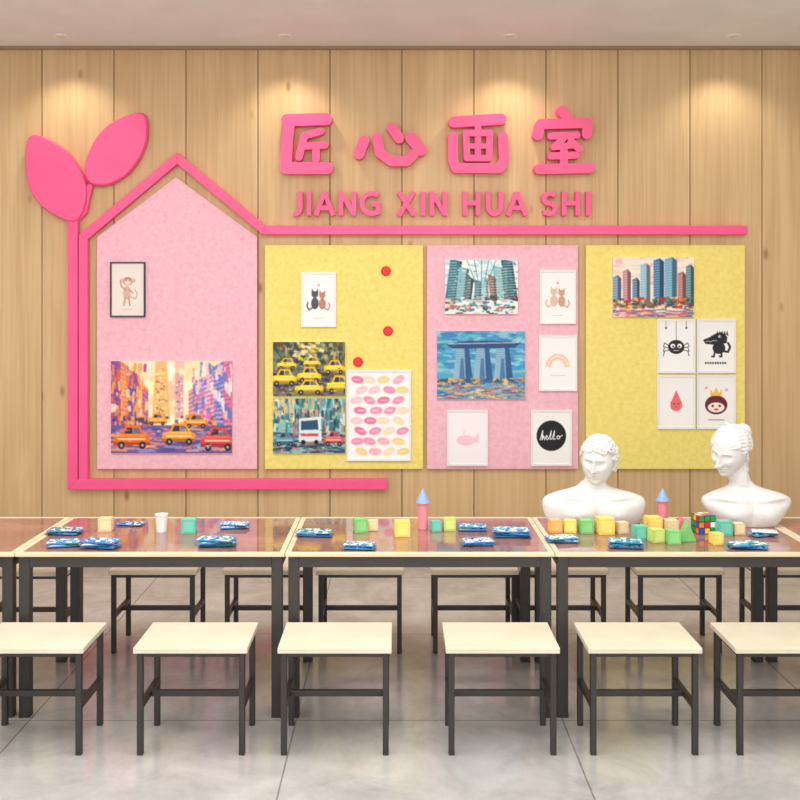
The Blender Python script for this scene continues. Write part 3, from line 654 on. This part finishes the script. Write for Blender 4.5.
def build_bust(name,loc,yaw,head_c,head_rot,sc,rings,kind):
    bm_=bmesh.new(); prev=None; n=72
    # smooth interpolation of the torso profile
    R2=[]
    for i in range(len(rings)-1):
        p0=rings[max(i-1,0)];p1=rings[i];p2=rings[i+1];p3=rings[min(i+2,len(rings)-1)]
        for j in range(6):
            t=j/6.0; R2.append([0.5*((2*p1[a])+(-p0[a]+p2[a])*t+(2*p0[a]-5*p1[a]+4*p2[a]-p3[a])*t*t+(-p0[a]+3*p1[a]-3*p2[a]+p3[a])*t**3) for a in range(5)])
    R2.append(list(rings[-1])); W=max(q[1] for q in rings)
    for z,hw,hd,cx,cy in R2:
        ring=[]
        for i in range(n):
            a=2*math.pi*i/n; ca,sa=math.cos(a),math.sin(a); e=0.8
            x=cx+hw*math.copysign(abs(ca)**e,ca); fx=abs(x-cx)/W
            y=cy+hd*math.copysign(abs(sa)**e,sa)*(1-.28*min(1,fx)**3)
            if sa<0 and z<0.17:
                f=abs(sa)**.5; ax=abs(x-cx)
                y-=f*0.020*math.exp(-((ax-.105)/.065)**2)*math.exp(-((z-.055)/.045)**2)     # pectorals
                y+=f*0.008*math.exp(-((x-cx)/.022)**2)*math.exp(-((z-.05)/.06)**2)           # sternum
                y-=f*0.009*math.exp(-((z-.128-ax*.10)/.010)**2)*(1-math.exp(-(ax/.03)**2))*(1 if ax<.19 else math.exp(-((ax-.19)/.03)**2)) # clavicles
                y+=f*0.008*math.exp(-((z-.112-ax*.05)/.014)**2)*math.exp(-((ax-.15)/.06)**2)
            ring.append(bm_.verts.new((x,y,z)))
        if prev:
            for i in range(n): bm_.faces.new((prev[i],prev[(i+1)%n],ring[(i+1)%n],ring[i]))
        else: bm_.faces.new(ring[::-1])
        prev=ring
    bm_.faces.new(prev)
    HM=Matrix.Translation(head_c)@Euler(head_rot).to_matrix().to_4x4()
    hm=head_mesh(sc,female=(kind=='f')); me=bpy.data.meshes.new('tmp'); hm.transform(HM); hm.to_mesh(me); hm.free(); bm_.from_mesh(me)
    HS=HM@Matrix.Scale(sc,4)
    def add(c,r,rot=(0,0,0),sub=3): ico(bm_,HS@ellm(Vector(c),Vector(r),rot),sub)
    def tub(P,rad): tube(bm_,[HS@Vector(p) for p in P],rad*sc)
    for s in (-1,1):
        add((s*.66,.10,-.08),(.05,.10,.17),(0,0,s*.3)); torus(bm_,HS@Matrix.Translation((s*.70,.08,-.04))@Euler((0,math.pi/2,s*.3)).to_matrix().to_4x4()@Matrix.Diagonal((1.35,1,1,1)),.11,.035)
    nb=Vector((rings[-1][3],rings[-1][4],rings[-1][0]-.012)); top=HM@(Vector((0,.2,-.45))*sc)
    nk=.45 if kind=='m' else .42
    for k in range(12):
        p=nb.lerp(top,k/11.0); ico(bm_,ellm(p,(sc*nk,sc*(nk+.03),sc*.30)),3)
    for s in (-1,1):
        a=HS@Vector((s*.48,.2,-.3)); b=Vector((nb.x+s*.012,nb.y-.045,nb.z-.03)); tube(bm_,[a.lerp(b,i/8.0)+Vector((0,-.004*math.sin(math.pi*i/8.0),0)) for i in range(9)],.012)
    r=random.Random(11)
    if kind=='m':
        add((0,.12,.34),(.68,.83,.68))
        N=170
        for k in range(N):
            zz=1-(k+.5)/N*1.45; ph=math.acos(max(-1,zz)); th=k*2.39996
            x,y,z=math.sin(ph)*math.cos(th),math.sin(ph)*math.sin(th),math.cos(ph)
            if y<-.30 and z<.42: continue
            if y<.08 and z<.05: continue
            nrm=Vector((x,y,z)); c=Vector((x*.75,y*.92+.04,z*.95+.12))
            q=(nrm+Vector((r.uniform(-.3,.3),r.uniform(-.3,.3),r.uniform(-.3,.3)))).normalized().to_track_quat('Z','Y').to_matrix().to_4x4()
            R=r.uniform(.085,.12); torus(bm_,HS@Matrix.Translation(c)@q@Matrix.Diagonal((1.25,.9,1.5,1)),R,.045)
            if r.random()<.5: add(c+nrm*.03,(.035,.035,.035),(0,0,0),2)
    else:
        add((0,.16,.3),(.66,.80,.66))
        for s in (-1,1):
            for k in range(10):
                P=[]
                for q in range(22):
                    a=q/21.0
                    al=(.10+.155*k)*(1-a*.15)
                    y=-.80+1.75*a+ .02*k
                    yy=(y-.08)/.92; rad=math.sqrt(max(.05,1-min(.97,yy*yy)))
                    w=.06*math.sin(q*1.25+k*.9)
                    x=s*.76*rad*math.sin(al+w); z=.10+.95*rad*math.cos(al+w)
                    if y<-.42 and z<.36: continue
                    if z<-.45: continue
                    P.append((x,y,z))
                if len(P)>4: tub(P,.066)
        for k,(R,zz) in enumerate(((.27,0),(.19,.10),(.09,.17))):
            torus(bm_,HS@Matrix.Translation((0,1.0+zz*1.2,.55+zz*.5))@Euler((-1.1,0,0)).to_matrix().to_4x4(),R,.10,20,10)
        add((0,.93,.5),(.27,.22,.27))
        for s in (-1,1):
            torus(bm_,HS@Matrix.Translation((s*.17,.0,1.06))@Euler((math.pi/2,0,s*.5)).to_matrix().to_4x4()@Matrix.Diagonal((1.1,.8,1,1)),.12,.07)
        for s in (-1,1): tub([(s*.40,.62,-.2),(s*.46,.60,-.42),(s*.40,.56,-.62),(s*.48,.50,-.84),(s*.44,.42,-1.06),(s*.5,.3,-1.22)],.075)
    me=bpy.data.meshes.new(name); bm_.to_mesh(me); bm_.free()
    o=bpy.data.objects.new(name,me); S.collection.objects.link(o)
    m=o.modifiers.new('r','REMESH'); m.mode='VOXEL'; m.voxel_size=0.0021
    m=o.modifiers.new('s','SMOOTH'); m.factor=0.5; m.iterations=2
    dg=bpy.context.evaluated_depsgraph_get(); m2=bpy.data.meshes.new_from_object(o.evaluated_get(dg))
    o.modifiers.clear(); m2.name=name; o.data=m2; m2.materials.clear(); m2.materials.append(M_PLASTER)
    m2.polygons.foreach_set('use_smooth',[True]*len(m2.polygons))
    zmin=min(v.co.z for v in m2.vertices)
    o.location=(loc[0],loc[1],TZ-zmin); o.rotation_euler=(0,0,yaw)
    return o
rm=[(0,.235,.098,0,0),(.03,.25,.108,0,0),(.07,.262,.112,0,0),(.105,.265,.108,0,0),(.132,.25,.098,0,.004),(.152,.20,.085,0,.008),(.168,.135,.072,0,.012),(.185,.085,.062,0,.012),(.21,.06,.057,0,.01)]
build_bust('plaster_bust',((594-XV)*5.16/F,5.165),0.0,(0.022,-0.012,0.318),(0.03,0.06,-0.42),0.122,rm,'m')
rf_=[(0,.15,.09,0,0),(.03,.175,.102,0,0),(.07,.205,.11,0,0),(.105,.225,.105,0,0),(.135,.222,.092,0,0),(.158,.18,.08,-.003,0),(.178,.12,.068,-.01,0),(.198,.072,.058,-.018,0),(.225,.05,.05,-.03,-.005)]
build_bust('plaster_bust',((748-XV)*5.10/F,5.13),0.0,(-0.085,-0.02,0.375),(0.22,0.14,-0.80),0.126,rf_,'f')

# ---------------------------------------------------------------- lights
def area(name,loc,rot,sx,sy,e,col=(1,1,1)):
    l=bpy.data.lights.new(name,'AREA'); l.shape='RECTANGLE'; l.size=sx; l.size_y=sy; l.energy=e; l.color=col
    o=bpy.data.objects.new(name,l); S.collection.objects.link(o); o.location=loc; o.rotation_euler=rot
area('ceiling_panel_light',(-0.6,3.5,CEIL-0.03),(0,0,0),6,3.0,185,(1,.985,.96))
area('rear_fill_light',(0,YB+0.02,1.95),(math.pi/2,0,0),7.4,2.8,165,(1,.99,.98))  # added fill lamp behind the camera, brightens surfaces facing the view
for xp in (75,290,505,720,-140,935):
    X=(xp-XV)*D/F; l=bpy.data.lights.new('downlight','SPOT'); l.energy=26; l.color=(1,.93,.8); l.spot_size=math.radians(118); l.spot_blend=0.7; l.shadow_soft_size=0.05
    yy=D-0.30; o=bpy.data.objects.new('downlight_lamp',l); S.collection.objects.link(o); o.location=(X,yy,CEIL-0.02)
    b=MB(); b.cyl((0,0),0.05,0.05,-0.006,0,24,0); b.cyl((0,0),0.036,0.036,-0.008,-0.006,24,1); b.obj('recessed_downlight',[M_WFRAME,M_SEAT],loc=(X,yy,CEIL))
w=bpy.data.worlds.new('World'); S.world=w; w.use_nodes=True
w.node_tree.nodes['Background'].inputs[0].default_value=(.95,.97,1,1); w.node_tree.nodes['Background'].inputs[1].default_value=0.8
# ---------------------------------------------------------------- camera
c=bpy.data.cameras.new('camera'); c.sensor_width=36; c.lens=45; c.shift_x=0.005; c.shift_y=-0.1125
o=bpy.data.objects.new('camera',c); S.collection.objects.link(o); o.location=(0,0,H); o.rotation_euler=(math.pi/2,0,0); S.camera=o
